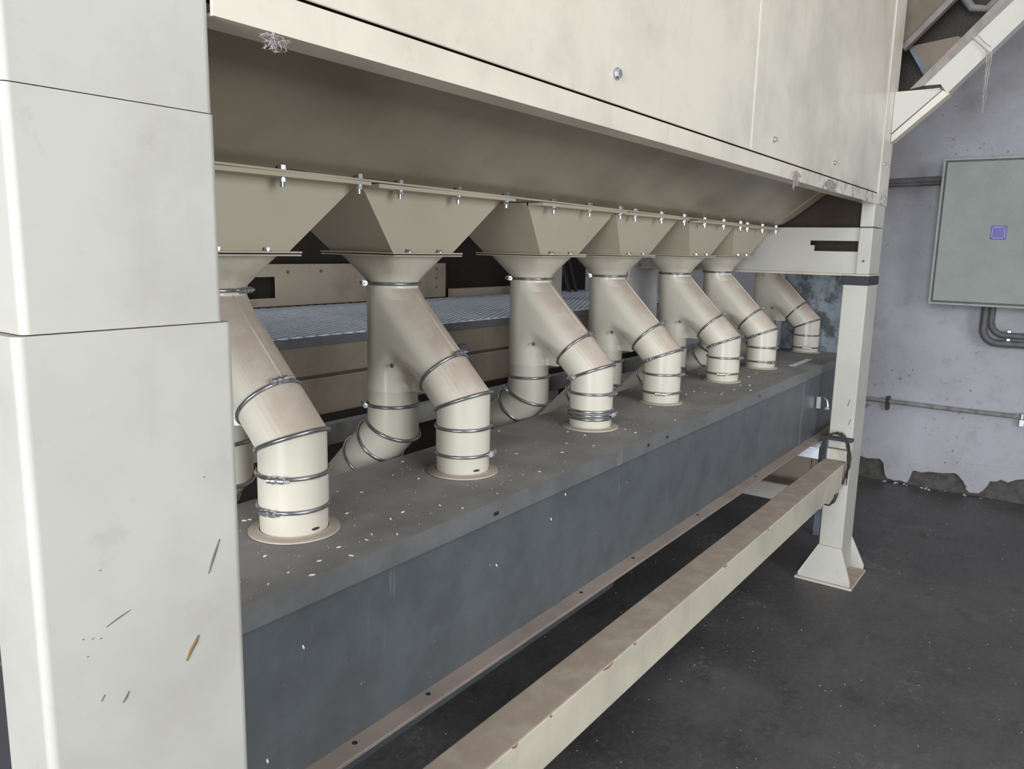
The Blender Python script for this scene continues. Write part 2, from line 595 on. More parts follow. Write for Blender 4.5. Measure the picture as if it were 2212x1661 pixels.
# clip angle that carries the beam
b = B()
b.box(3.668, 3.70, 0.785, 0.872, 0.582, 0.632, 0.002)
b.done('beam_clip', 'column', fc)
b = B()
b.cyl((3.668, 0.83, 0.607), (3.6655, 0.83, 0.607), 0.016, 20)
b.done('clip_bolt', 'beam', fc)
B().box(3.66, 3.702, 0.768, 0.90, 0.672, 0.686, 0.002).done('dark_lug', 'rod', fc)
for (y, z, l) in ((.80, .86, .03), (.79, .77, .025), (.81, .50, .012)):
    bb = B()
    bb.tube([(3.6992, y, z), (3.6992, y + .008, z - l)], 0.0015, 5)
    bb.done('scratch_mark', 'mark', fc)
b = B()
b.cyl((3.6995, .802, 1.47), (3.699, .802, 1.47), 0.006, 10)
b.done('scratch_mark', 'mark', fc)

# ------------------------------------------------------------------ casing of the machine
CT = math.radians(0.33)     # it hangs a little lower at the far end
cs = empty('machine_casing', (2.0, YF, 1.72), 'large cream sheet metal casing with dark slot above its lower lip', 'machine casing')


def cpart(b_, name, mat):
    return b_.done(name, mat, cs)


X0, X1 = 0.5265, 3.71
cpart(B().box(X0, 2.149, YF, YF + .004, 1.769, 2.95, 0.0012), 'front_panel', 'casing')
cpart(B().box(2.1535, 3.722, YF, YF + .004, 1.769, 2.95, 0.0012), 'front_panel', 'casing')
cpart(B().box(2.1435, 2.149, YF - .0008, YF + .002, 1.774, 2.95, 0.0003), 'panel_edge_bead', 'casing')
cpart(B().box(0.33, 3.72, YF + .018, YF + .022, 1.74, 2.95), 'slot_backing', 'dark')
b = B()
b.prism([(YF - .002, 1.722), (YF - .002, 1.764), (YF + .015, 1.764), (YF + .015, 1.760), (YF + .003, 1.760), (YF + .003, 1.7255), (YF + .048, 1.7255), (YF + .048, 1.722)], 'x', X0, 3.70)
cpart(b, 'lower_lip', 'casing')
# corner cover with bolts
b = B()
b.box(3.722, 3.905, YF - .003, YF + .003, 1.722, 2.95, 0.001)
b.box(3.901, 3.905, YF, YF + .09, 1.722, 2.95)
cover = cpart(b, 'corner_cover', 'casing')
cpart(B().box(3.716, 3.724, YF - .005, YF + .002, 1.722, 2.95, 0.001), 'cover_edge_bead', 'column')


def hexbolt(parent, p, d, r=0.008, h=0.006, name='bolt', mat='zinc', washer=True):
    bb = B()
    p = Vector(p)
    d = Vector(d).normalized()
    if washer:
        bb.cyl(p, p + d * 0.0015, r * 1.35, 14)
    bb.cyl(p + d * 0.001, p + d * h, r, 6, True, False)
    return bb.done(name, mat, parent)


for (x, z, r) in ((1.395, 1.824, .0085), (2.33, 1.818, .006), (2.99, 1.82, .006), (3.79, 1.895, .006), (3.87, 1.892, .006), (3.77, 1.752, .006), (3.86, 1.752, .006)):
    hexbolt(cs, (x, YF - .002, z), (0, -1, 0), r, 0.007)
# sloping underside, curving into the vertical foot above the hoppers
prof = [(0.80, 1.907), (0.997, 1.757), (1.115, 1.668), (1.150, 1.6445), (1.172, 1.634), (1.186, 1.628), (1.197, 1.622), (1.204, 1.616)]
b = B()
out = [[(x, y, z) for (y, z) in prof] for x in (0.33, 3.708)]
b.loft(out, False)
inn = [[(x, y + 0.0035, z + 0.0035) for (y, z) in prof] for x in (0.33, 3.708)]
b.loft([inn[1], inn[0]], False)
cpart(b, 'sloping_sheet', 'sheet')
b = B()
sl = [(0.84, 1.8765), (0.997, 1.754), (1.115, 1.665), (1.165, 1.6335), (1.165, 1.6375), (1.115, 1.669), (0.997, 1.758), (0.84, 1.8805)]
b.prism(sl, 'x', 3.60, 3.708)
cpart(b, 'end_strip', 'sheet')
cpart(B().box(0.33, 3.708, 1.172, 1.55, 1.6145, 1.6185), 'hopper_rail', 'hopper')
b = B()
b.prism([(1.55, 1.616), (1.95, 1.93), (1.95, 1.936), (1.55, 1.622)], 'x', 0.33, 3.708)
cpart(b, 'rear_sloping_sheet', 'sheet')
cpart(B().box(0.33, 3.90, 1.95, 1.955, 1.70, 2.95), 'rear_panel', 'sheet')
cpart(B().box(0.33, 3.90, YF + .004, 1.95, 2.94, 2.95), 'top_panel', 'casing')
cpart(B().box(3.894, 3.899, YF + .06, 1.95, 1.42, 2.94), 'end_panel', 'inner')  # dark brown stands in for shade behind the slot and in the void
cpart(B().box(0.325, 0.33, YF + .065, 1.95, 1.28, 2.94), 'end_panel', 'sheet')  # unseen; brought down low to shade the first pipe
for (xa, xb, seed) in ((0.915, 1.0, 4), (1.125, 1.275, 5), (1.70, 1.735, 6), (2.75, 2.80, 7)):
    rnp = random.Random(seed)
    k_ = 9
    lo_ = [(xa + (xb - xa) * q / k_, 1.6195) for q in range(k_ + 1)]
    hi_ = [(xa + (xb - xa) * q / k_ + .006, 1.6198 + .006 * math.sin(PI * (q + .4) / (k_ + .8)) * rnp.uniform(.4, 1.0)) for q in range(k_ + 1)]
    b = B()
    b.prism(lo_ + hi_[::-1], 'y', 1.1955, 1.206)
    cpart(b, 'peeled_patch', 'dark')
cs.rotation_euler = (0, CT, 0)

# end plate across the far end of the frame, with a slot cut in it
b = B()
b.box(3.712, 3.722, 0.832, 2.0, 1.555, 1.612)
b.box(3.712, 3.722, 0.832, 2.0, 1.414, 1.509)
b.box(3.712, 3.722, 1.036, 2.0, 1.509, 1.555)
b.box(3.712, 3.722, 1.017, 1.036, 1.509, 1.534)
ep = b.solo('end_plate', 'column', Vector((3.707, 1.4, 1.414)))
tag(ep, 'cream end plate with a dark slot joined to far column', 'plate')
fl = B().box(3.690, 3.73, 0.885, 2.0, 1.404, 1.414, 0.001).done('bottom_flange', 'beam', ep, Vector((3.707, 1.4, 1.414)))

# ------------------------------------------------------------------ hoppers
ORD = ['first', 'second', 'third', 'fourth', 'fifth', 'sixth', 'seventh']
PX = [0.905, 1.395, 1.985, 2.46, 3.02, 3.475, 4.16]
YB, YL = 1.365, 1.14         # body axis, front leg axis
ZT, ZM, ZB = 1.605, 1.4775, 0.985
BT = math.radians(-0.42)


def lidz(x_):
    return 0.985 + math.tan(-BT) * (x_ - 2.2)


hl = ['cream pyramid hopper hanging beside the broad left column', 'cream pyramid hopper right of the black triangular gap nearest the left column',
      'third cream pyramid hopper from the left column', 'fourth cream pyramid hopper from the left column',
      'fifth cream pyramid hopper, next to last before the slotted end plate', 'last cream pyramid hopper, overlapping the slotted end plate']
for i in range(6):
    x = PX[i]
    h = empty('hopper', (x, YB, ZM), hl[i], 'hopper', 'hoppers under the casing')
    hx = 0.2335 if i < 3 else 0.2265
    ZT = 1.606 - math.tan(CT) * (x - 2.0)
    a, c = 0.10, 0.10
    y0, y1 = 1.219, 1.52
    topq = [(x - hx, y0, ZT), (x + hx, y0, ZT), (x + hx, y1, ZT), (x - hx, y1, ZT)]
    botq = [(x - a, YB - c, ZM), (x + a, YB - c, ZM), (x + a, YB + c, ZM), (x - a, YB + c, ZM)]
    b = B()
    b.loft([topq, botq], True, False, False, False)
    b.done('cone', 'hopper', h)
    b = B()
    for (xa, xb, ya, yb) in ((x - hx - .001, x + hx + .001, 1.172, y0 + .004), (x - hx - .001, x - hx + .003, y0, y1), (x + hx - .003, x + hx + .001, y0, y1)):
        b.box(xa, xb, ya, yb, ZT, ZT + .008)
    b.done('top_flange', 'hopper', h)
    b = B()
    b.box(x - .12, x + .12, YB - .12, YB + .12, ZM, ZM + .0035, 0.0008)
    b.done('outlet_flange', 'cream', h)
    for dx in (-.16, .03, .215):
        bo = hexbolt(h, (x + dx, 1.187, ZT), (0, 0, -1), 0.0075, 0.008)
        bb = B()
        bb.cyl((x + dx, 1.187, ZT - .007), (x + dx, 1.187, ZT - .017), 0.0045, 8)
        bb.done('bolt_thread', 'zinc', bo, Vector((x, YB, ZM)))
        bb = B()
        bb.cyl((x + dx, 1.187, ZT + .0125), (x + dx, 1.187, ZT + .021), 0.0085, 6, True, False)
        bb.done('bolt_head', 'zinc', bo, Vector((x, YB, ZM)))
    for dx in (-.06, .045):
        hexbolt(h, (x + dx, YB - .11, ZM + .0035), (0, 0, 1), 0.006, 0.007)

# ------------------------------------------------------------------ forked pipes
RP = 0.0625
AX45 = Vector((0, -1, -1)).normalized()
BK45 = Vector((0, 1, -1)).normalized()
DN = Vector((0, 0, -1))


def smooth01(t):
    t = max(0.0, min(1.0, t))
    return t * t * (3 - 2 * t)


def body_mesh(x0, org):
    """trouser shaped body: round neck that widens into a straight leg and a 45 degree branch"""
    r = RP
    zs = [1.410, 1.400, 1.396, 1.392, 1.387, 1.382, 1.376, 1.37, 1.36, 1.35, 1.335, 1.32, 1.30, 1.28, 1.26, 1.245, 1.23, 1.22, 1.21, 1.2, 1.19, 1.18, 1.172, 1.165, 1.16, 1.155, 1.148]
    rings = []
    NA, NM = 14, 22
    for z in zs:
        outer = min(YB - r, z - 0.005 - r * math.sqrt(2))
        ye = min(z - 0.005, YB)
        bb = ye - outer
        a = smooth01((1.245 - z) / (1.245 - 1.168))
        side = []
        for k in range(NA + 1):
            f = PI / 2 * k / NA
            side.append((YB + r * math.cos(f), r * math.sin(f)))
        for k in range(1, NM):
            y = YB + (ye - YB) * k / NM
            wc = math.sqrt(max(0.0, r * r - (y - YB) ** 2))
            we = r * math.sqrt(max(0.0, 1 - ((y - ye) / bb) ** 2))
            web = r * (1 - a)
            wv = min(r, (wc ** 5 + we ** 5 + web ** 5) ** 0.2)
            side.append((y, max(wv, 0.0006)))
        for k in range(NA + 1):
            f = PI / 2 + PI / 2 * k / NA
            side.append((ye + bb * math.cos(f), r * math.sin(f)))
        pts = [(x0 - w_, y, z) for (y, w_) in side]
        pts += [(x0 + w_, y, z) for (y, w_) in side[-2:0:-1]]
        rings.append(pts)
    b = B()
    b.loft(rings, True, False, False)
    bmesh.ops.bisect_plane(b.bm, geom=list(b.bm.verts) + list(b.bm.edges) + list(b.bm.faces), dist=1e-5,
                           plane_co=(x0, 1.2, 1.205), plane_no=(0, -1, -1), clear_outer=True)
    return b


def clamp(parent, org, c, axis, pn, r, bolt_angle=None, wire=0.0042, name='clamp', wide=False):
    b = B()
    if wide:
        for dz in (-.011, 0.0, .011):
            b.tube(ring(Vector(c) + Vector((0, 0, dz)), axis, pn, r + .0015, 40), wire * 1.15, 8, True)
    else:
        b.tube(ring(c, axis, pn, r + .0015, 40), wire, 8, True)
    o = b.done(name, 'clamp', parent, org)
    if bolt_angle is not None:
        N = 72
        pts = ring(c, axis, pn, r + .0055, N)
        i = int(bolt_angle / 360 * N) % N
        p, q = pts[i], pts[(i + 1) % N]
        t = (q - p).normalized()
        outw = (p - Vector(c)).normalized()
        p = p + outw * 0.004
        b = B()
        b.cyl(p - t * 0.022, p + t * 0.020, 0.0028, 8)
        b.cyl(p - t * 0.012, p - t * 0.003, 0.0062, 10)
        b.cyl(p + t * 0.003, p + t * 0.010, 0.0066, 10)
        b.cyl(p + t * 0.012, p + t * 0.019, 0.0058, 8)
        b.done('clamp_screw', 'zinc', o, org)
    return o


pl = ['cream forked pipe half hidden behind the broad left column', 'cream forked pipe, nearest one seen whole beside the left column',
      'third cream forked pipe from left, foot held by a wide grey band', 'fourth cream forked pipe from the left column',
      'fifth cream forked pipe from the left, third from far column', 'sixth cream forked pipe, the last under the hoppers',
      'cream pipe partly hidden under the slotted end plate by the far column']
# clamp screw angles: neck, branch, front elbow, upper sleeve, lower sleeve, leg, leg elbow, rear elbow  (None: screw turned away)
SC = [(65, 102, 290, 150, 167, 290, 290, 290), (208, 92, 290, 300, 66, 214, 300, 290), (214, 88, 205, 90, 78, 300, 215, 290), (215, 85, 198, 90, 156, 300, 300, 290),
      (300, 85, 196, 99, 160, 300, 300, 290), (300, 88, 196, 112, 122, 300, 300, 290), (300, 300, 300, 300, 160, 300, 300, 290)]
PM = Vector((0, YL, 1.145))
C1 = Vector((0, 1.2, 1.205))
LM = Vector((0, YB, 1.052))
RQ = Vector((0, 1.60, LM.z - (1.60 - YB)))
proto = {}
for i in range(7):
    x = PX[i]
    org = Vector((x, YL, ZB))
    p = empty('forked_pipe', org, pl[i], 'pipe', 'forked pipes on the grey duct')
    xo = Vector((x, 0, 0))

    def part(name, key, maker, mat):
        if key in proto:
            return place(name, proto[key], None, p)
        o_ = maker().done(name, mat, p, org)
        proto[key] = o_.data
        return o_

    def seg(c0, c1, ax, n0, n1, r):
        return lambda: B().loft([ring(xo + c0, ax, n0, r), ring(xo + c1, ax, n1, r)])

    # square to round neck piece under the flange
    def neck():
        b_ = B()
        N = 36
        rings = []
        for (k, z) in ((0, ZM - .004), (.35, ZM - .024), (.72, ZM - .046), (1, 1.414), (1, 1.402)):
            rr = []
            for j in range(N):
                a_ = 2 * PI * j / N
                cx, cy = math.cos(a_), math.sin(a_)
                s = 1 / max(abs(cx), abs(cy))
                qx, qy = .094 * cx * s, .094 * cy * s
                rr.append((x + qx * (1 - k) + RP * 1.02 * cx * k, YB + qy * (1 - k) + RP * 1.02 * cy * k, z))
            rings.append(rr)
        return b_.loft(rings)
    part('neck_cone', 'neck', neck, 'neck')
    part('top_flange', 'tfl', lambda: B().box(x - .118, x + .118, YB - .12, YB + .12, ZM - .0055, ZM - .0022, 0.0008), 'cream')
    part('forked_body', 'body', lambda: body_mesh(x, org), 'pipe')
    part('branch_seam', 'seam', lambda: B().tube([(x, YB - RP - .0003, 1.398), (x, 1.285, 1.3805), (x, 1.25, 1.3445), (x, 1.16, 1.2535)], [0.001, .0022, .0022, .0022], 6), 'pipe')
    part('leg_sleeve', 'leg1', seg(Vector((0, YB, 1.16)), Vector((0, YB, 1.105)), DN, DN, DN, RP - .0012), 'sleeve')
    part('leg_sleeve', 'leg2', seg(Vector((0, YB, 1.11)), LM, DN, DN, DN + BK45, RP + .0008), 'sleeve')
    part('rear_elbow', 'rel', seg(LM, LM + BK45 * 0.062, BK45, DN + BK45, BK45, RP + .0003), 'pipe')
    part('rear_tube', 'rtu', seg(LM + BK45 * 0.060, RQ, BK45, BK45, DN + BK45, RP + .0012), 'sleeve')
    part('rear_drop', 'rdr', seg(RQ, Vector((0, 1.60, 0.709)), DN, DN + BK45, DN, RP), 'sleeve')
    part('front_elbow', 'fel', seg(C1 - AX45 * .004, PM, AX45, AX45, DN + AX45, RP + .0012), 'pipe')
    part('front_sleeve', 'fs1', seg(PM, Vector((0, YL, 1.085)), DN, DN + AX45, DN, RP - .0005), 'sleeve')
    part('front_sleeve', 'fs2', seg(Vector((0, YL, 1.09)), Vector((0, YL, 1.022)), DN, DN, DN, RP + .0008), 'sleeve')
    sg = part('front_spigot', 'fs3', seg(Vector((0, YL, 1.036)), Vector((0, YL, ZB + .0005)), DN, DN, DN, RP - .0008), 'sleeve')
    sg.location.z = lidz(x) - ZB
    rf = 0.083 if i < 3 else 0.074

    def base():
        rr = [[(x + r_ * math.cos(2 * PI * j / 40), YL + r_ * math.sin(2 * PI * j / 40), z) for j in range(40)]
              for (r_, z) in ((RP + .001, ZB + .006), (RP + .004, ZB + .0035), (rf, ZB + .0028), (rf, ZB + .0004))]
        return B().loft(rr)
    bfo = part('base_flange', 'bf%d' % (i < 3), base, 'beam')
    bfo.location.z = lidz(x) - ZB
    s = SC[i]
    clamp(p, org, (x, YB, 1.4065), DN, DN, RP + .001, s[0])
    clamp(p, org, xo + C1, AX45, AX45, RP + .001, s[1])
    clamp(p, org, xo + PM, AX45, DN + AX45, RP + .001, s[2], 0.0045)
    clamp(p, org, (x, YL, 1.088), DN, DN, RP, s[3])
    clamp(p, org, (x, YL, 1.026), DN, DN, RP, s[4], wide=(i == 2), name='wide_band' if i == 2 else 'clamp')
    clamp(p, org, (x, YB, 1.110), DN, DN, RP, s[5])
    clamp(p, org, xo + LM, DN, DN + BK45, RP + .001, s[6], 0.0045)
    clamp(p, org, xo + LM + BK45 * 0.062, BK45, BK45, RP + .001, s[7], 0.0045)
    clamp(p, org, xo + LM + BK45 * 0.135, BK45, BK45, RP + .001, None)
    b = B()
    b.cyl((x - RP + .001, 1.307, 1.217), (x - RP - .0018, 1.307, 1.217), 0.0058, 14)
    b.done('rivet_plug', 'rail', p, org)
    if i < 2:
        b = B()
        a_ = math.radians(268 if i == 0 else 250)
        d_ = Vector((math.cos(a_), math.sin(a_), 0))
        t_ = Vector((-d_.y, d_.x, 0))
        c_ = Vector((x, YL, lidz(x) + .0145)) + d_ * (RP - .0012)
        rr = [[c_ + d_ * e_ + t_ * (.0085 * math.cos(k * PI / 8)) + Vector((0, 0, .0026 * math.sin(k * PI / 8))) for k in range(16)] for e_ in (0, .0012)]
        b.loft(rr, True, True, True)
        b.done('drain_slot', 'wire', p, org)

# ------------------------------------------------------------------ grey duct the pipes stand on
bx = empty('duct_box', (2.2, 1.14, 0.65), 'long grey galvanised duct box with lipped lid under the forked pipes', 'duct')
b = B()
b.box(0.54, 3.50, 0.951, 1.33, 0.652, 0.972)
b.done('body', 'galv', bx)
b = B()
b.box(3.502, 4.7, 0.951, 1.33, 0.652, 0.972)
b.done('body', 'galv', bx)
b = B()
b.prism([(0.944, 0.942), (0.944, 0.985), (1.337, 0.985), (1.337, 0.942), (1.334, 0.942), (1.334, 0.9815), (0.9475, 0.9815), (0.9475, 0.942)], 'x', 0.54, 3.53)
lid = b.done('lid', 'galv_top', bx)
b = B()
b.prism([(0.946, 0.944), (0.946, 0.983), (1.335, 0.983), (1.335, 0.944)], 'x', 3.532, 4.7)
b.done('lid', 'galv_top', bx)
for (xx, yy) in ((1.269, .957), (1.975, .962), (2.098, .962), (2.9, .964)):
    b = B()
    w_ = .009 if xx < 1.3 else .006
    b.box(xx - w_, xx + w_, .9432, .9445, yy - .004, yy + .004, 0.0004)
    b.done('lip_hole', 'black', lid, Vector((2.2, 1.14, 0.65)))
b = B()
b.box(0.54, 4.7, 0.910, 0.953, 0.648, 0.655, 0.001)
bf = b.done('bottom_flange', 'flange_dust', bx)
for xx in (0.86, 1.05, 1.62, 1.9, 2.35, 2.9):
    b = B()
    b.cyl((xx, .937, .6549), (xx, .937, .6556), .005, 12)
    b.done('flange_hole', 'black', bf, Vector((2.2, 1.14, 0.65)))
b = B()
b.prism([(0.955, 0.648), (1.0, 0.55), (1.28, 0.55), (1.325, 0.648)], 'x', 0.54, 1.9)
b.done('lower_trough', 'galv', bx)
b = B()
b.box(3.49, 3.515, 0.946, 0.952, 0.656, 0.944, 0.001)
b.done('joint_strip', 'galv', bx)
for k in range(5):
    hexbolt(bx, (3.47, 0.951, 0.70 + k * .05), (0, -1, 0), 0.0035, 0.003, 'rivet', 'zinc', False)
    hexbolt(bx, (3.55, 0.951, 0.69 + k * .055), (0, -1, 0), 0.0035, 0.003, 'rivet', 'zinc', False)
b = B()
b.box(3.62, 3.90, 1.03, 1.058, 0.9835, 0.9855, 0.0006)
b.done('bare_metal_strip', 'grate', bx)
bx.rotation_euler = (0, BT, 0)

# end housing of the duct
b = B()
b.box(4.25, 4.258, 0.965, 1.30, 0.995, 1.085, 0.001)
b.box(4.245, 4.262, 0.965, 1.30, 1.085, 1.092)
b.box(4.25, 4.258, 0.965, 1.30, 1.092, 1.42, 0.001)
eh = b.solo('end_housing', 'bluesheet', Vector((4.254, 1.13, 0.995)))
tag(eh, 'blue grey metal sheet standing upright behind the far column', 'metal sheet')
# blue strut under the far end
b = B()
b.box(4.27, 4.30, 1.02, 1.05, 0, .65, 0.002)
st = b.solo('support_strut', 'blue', Vector((4.285, 1.035, 0)))
tag(st, 'thin blue steel strut behind the far column foot', 'strut')
# small zinc hook bracket by the column
b = B()
b.box(3.70, 3.73, 0.885, 0.905, 0.80, 0.812, 0.001)
b.box(3.70, 3.705, 0.925, 0.945, 0.80, 0.855, 0.001)
b.tube([(3.71, .895, .812), (3.71, .90, .84), (3.72, .92, .853), (3.73, .94, .846)], 0.006, 8)
hk = b.solo('hook_bracket', 'zinc', Vector((3.71, 0.9, 0.80)))
tag(hk, 'shiny zinc hook bracket beside far column', 'bracket')
b = B()
b.box(3.55, 3.70, 0.89, 1.05, 0.646, 0.653, 0.001)
b.box(3.60, 3.606, 0.89, 1.05, 0.59, 0.646, 0.001)
br = b.solo('duct_bracket', 'grate', Vector((3.62, 0.95, 0.60)))
tag(br, 'pale zinc bracket carrying the duct beside the far column', 'bracket')

# ------------------------------------------------------------------ beams
tb = empty('tie_beam', (2.1, 0.83, 0.46), 'dusty cream square beam running low between the two columns', 'beam')
B().box(0.535, 3.70, 0.785, 0.882, 0.455, 0.568, 0.004, 2).done('beam_tube', 'beam', tb)
for (xx, zz, l) in ((1.47, .5655, .05), (1.62, .566, .012), (2.2, .566, .03), (1.12, .566, .02), (2.6, .566, .012), (1.25, .5655, .01)):
    b = B()
    b.tube([(xx, .7868, zz), (xx + l * .5, .7858, zz - .003), (xx + l, .7864, zz)], [.0015, .0028, .001], 6)
    b.done('paint_chip', 'rust', tb)
tb.rotation_euler = (0, math.radians(-0.5), 0)

b = B()
b.box(3.70, 3.80, 0.88, 2.4, 0.33, 0.415, 0.004)
cb = b.solo('cross_beam', 'column', Vector((3.75, 1.6, 0.33)))
tag(cb, 'cream cross beam low behind the far column, running away from it', 'beam')
rc = empty('rear_column', (3.75, 2.45, 0), 'dim cream rear column seen under the grey duct', 'column')
B().box(3.70, 3.80, 2.4, 2.5, 0.012, 1.6, 0.004).done('post', 'cream', rc)
B().box(3.64, 3.86, 2.34, 2.56, 0, 0.012, 0.001).done('base_plate', 'beam', rc)
b = B()
b.box(3.86, 3.87, 0.98, 1.45, 0.33, 0.64, 0.001)
b.box(3.86, 3.88, 0.95, 0.985, 0.30, 0.64, 0.001)
gp = b.solo('guard_panel', 'deck', Vector((3.865, 1.3, 0.33)))
tag(gp, 'dim dusty guard panel under the far end of the duct', 'panel')

# rear duct the other legs run to
rd = empty('rear_duct', (2.2, 1.6, 0.45), 'dark grey rear duct below the bent pipe legs', 'duct')
B().box(0.56, 4.3, 1.47, 1.75, 0.45, 0.70).done('body', 'rod', rd)
B().box(0.56, 4.3, 1.46, 1.76, 0.70, 0.708, 0.001).done('lid', 'galv_top', rd)
b = B()
b.box(0.56, 4.3, 1.72, 1.75, 0.955, 0.985, 0.002)
b.box(0.56, 4.3, 1.715, 1.72, 0.925, 0.985, 0.001)
gr = b.solo('grey_rail', 'rail', Vector((2.2, 1.73, 0.93)))
tag(gr, 'dusty grey steel rail running behind the pipe legs', 'rail')

# ------------------------------------------------------------------ sieve deck and grating behind
sd = empty('sieve_fascia', (2.6, 1.94, 0.9), 'dusty cream fascia with a dark groove below the grating', 'fascia')
B().box(0.9, 4.4, 1.915, 1.93, 1.091, 1.186, 0.002).done('upper_board', 'fascia', sd)
B().box(0.9, 4.4, 1.905, 1.93, 0.965, 1.082, 0.002).done('lower_board', 'fascia', sd)
B().box(0.9, 4.4, 1.926, 1.935, 0.97, 1.18).done('groove_back', 'inner', sd)
B().box(2.3, 2.325, 1.885, 1.905, 1.0, 1.13, 0.002).done('stop_lug', 'blue', sd)
B().box(0.9, 4.4, 1.93, 2.85, 0.90, 0.965).done('under_tray', 'dark', sd)

gt = empty('grating_platform', (2.8, 2.35, 1.19), 'bluish galvanised mesh grating behind the forked pipes', 'grating')
b = B()
b.box(1.44, 4.7, 1.893, 1.905, 1.186, 1.214, 0.001)
b.box(1.44, 1.45, 1.905, 2.84, 1.186, 1.214)
b.box(1.44, 4.7, 2.83, 2.84, 1.186, 1.214)
b.done('edge_frame', 'grate_edge', gt)
b = B()
GX0, GX1, GY0, GY1 = 1.44, 4.7, 1.90, 2.835
pitch = 0.052
hw, zt = 0.0058, 1.217


def strip(x0, y0, x1, y1):
    d = Vector((x1 - x0, y1 - y0, 0)).normalized()
    nrm = Vector((-d.y, d.x, 0)) * hw
    P0, P1 = Vector((x0, y0, zt)), Vector((x1, y1, zt))
    q = [P0 - nrm, P1 - nrm, P1 + nrm, P0 + nrm]
    t_ = [b.bm.verts.new(v) for v in q]
    u_ = [b.bm.verts.new(v - Vector((0, 0, .004))) for v in q]
    b.bm.faces.new(t_)
    b.bm.faces.new(u_[::-1])
    for k in range(4):
        b.bm.faces.new((t_[(k + 1) % 4], t_[k], u_[k], u_[(k + 1) % 4]))


W_ = GY1 - GY0
sl_ = 2.0     # x run per y, flattened diamonds
k = GX0 - W_ * sl_
while k < GX1:
    for sgn in (1, -1):
        if sgn == 1:
            xa, ya, xb, yb = k, GY0, k + W_ * sl_, GY1
        else:
            xa, ya, xb, yb = k, GY1, k + W_ * sl_, GY0
        if xa < GX0:
            ya += (yb - ya) * (GX0 - xa) / (xb - xa)
            xa = GX0
        if xb > GX1:
            yb = ya + (yb - ya) * (GX1 - xa) / (xb - xa)
            xb = GX1
        if xb > xa + 0.01:
            strip(xa, ya, xb, yb)
    k += pitch
mi = b.done('mesh_infill', 'grate', gt)
mi['kind'] = 'stuff'
B().box(1.46, 4.7, 1.92, 2.82, 1.16, 1.165).done('drip_tray', 'grate_edge', gt)

# cream cross plate with a square window behind the grating
b = B()
zl, zh = 1.215, 1.40
b.box(1.2, 2.03, 2.90, 2.906, zl, zh)
b.box(2.03, 2.235, 2.90, 2.906, 1.345, zh)
b.box(2.03, 2.235, 2.90, 2.906, zl, 1.252)
b.box(2.235, 3.38, 2.90, 2.906, zl, zh)
dp = b.solo('deck_plate', 'deck', Vector((2.3, 2.903, 1.215)))
tag(dp, 'dusty cream plate with a square hole behind the grating', 'plate')
for (xx, zz) in ((2.30, 1.365), (2.49, 1.367), (3.30, 1.32), (3.30, 1.27), (3.30, 1.37)):
    b = B()
    b.cyl((xx, 2.9005, zz), (xx, 2.897, zz), .007, 10)
    b.done('screw', 'rust', dp, Vector((2.3, 2.903, 1.215)))
b = B().box(0.9, 5.0, 2.96, 3.0, 0, 1.75)  # added dark sheet; its colour stands in for the unlit depth
bk = b.solo('added_backdrop', 'dark', Vector((2.7, 2.98, 0)))
tag(bk, 'added dark screen closing the machine behind the grating', 'backdrop')
b = B().box(3.40, 4.4, 2.86, 2.9, 1.19, 1.26, 0.002)
bl = b.solo('deck_sill', 'deck', Vector((3.9, 2.88, 1.19)))
tag(bl, 'dim brown sill at the far edge of the grating', 'sill')
for k, (xa, za, xb, zb) in enumerate(((4.448, 1.426, 4.403, 1.253), (4.542, 1.43, 4.49, 1.251))):
    b = B()
    b.tube([(xb - .01, 2.72, 1.2165), (xa + .02, 2.95, za + .35)], 0.012, 10)
    o = b.solo('leaning_rod', 'rod', Vector((xb, 2.72, 1.2165)))
    tag(o, ['left one of two dark rods leaning behind the grating', 'right one of two dark rods leaning behind the grating'][k], 'rod', 'dark rods behind the grating')

# chipped white board standing behind the fourth pipe
b = B()
b.prism([(3.60, 1.0), (3.95, 1.0), (3.946, 1.20), (3.938, 1.22), (3.942, 1.25), (3.925, 1.40), (3.84, 1.40), (3.836, 1.455), (3.85, 1.47), (3.815, 1.49), (3.735, 1.452), (3.68, 1.43), (3.625, 1.40), (3.60, 1.34)], 'y', 1.881, 1.8925)
wb = b.solo('white_board', 'white', Vector((3.77, 1.894, 1.0)))
tag(wb, 'chipped white board standing behind the fourth and fifth pipes', 'board')

# ------------------------------------------------------------------ brace and chute at the top right
bc = empty('diagonal_brace', (3.87, 0.775, 2.0), 'bright cream diagonal brace rising from casing corner at top right', 'brace')
b = B()
b.prism([(0.669, 2.205), (0.60, 2.205), (0.571, 2.166), (-.25, 3.035), (-.17, 3.06)], 'x', 3.85, 3.92)
b.done('brace_arm', 'column', bc)
b = B()
b.prism([(0.715, 2.195), (0.662, 2.205), (-.18, 3.06), (-.10, 3.06)], 'x', 3.846, 3.93)
b.done('brace_side', 'cover_dusty', bc)
b = B()
b.prism([(0.7705, 2.186), (0.592, 2.182), (0.7705, 2.018)], 'x', 3.845, 3.852)
b.done('gusset', 'column', bc)
b = B()
b.prism([(0.7705, 2.012), (0.59, 2.180), (0.562, 2.166), (0.762, 1.986), (0.7705, 1.98)], 'x', 3.852, 3.92)
b.done('gusset_flange', 'cream', bc)
b = B()
b.box(3.846, 3.92, 0.60, 0.7705, 2.184, 2.189)
b.done('gusset_top', 'beam', bc)

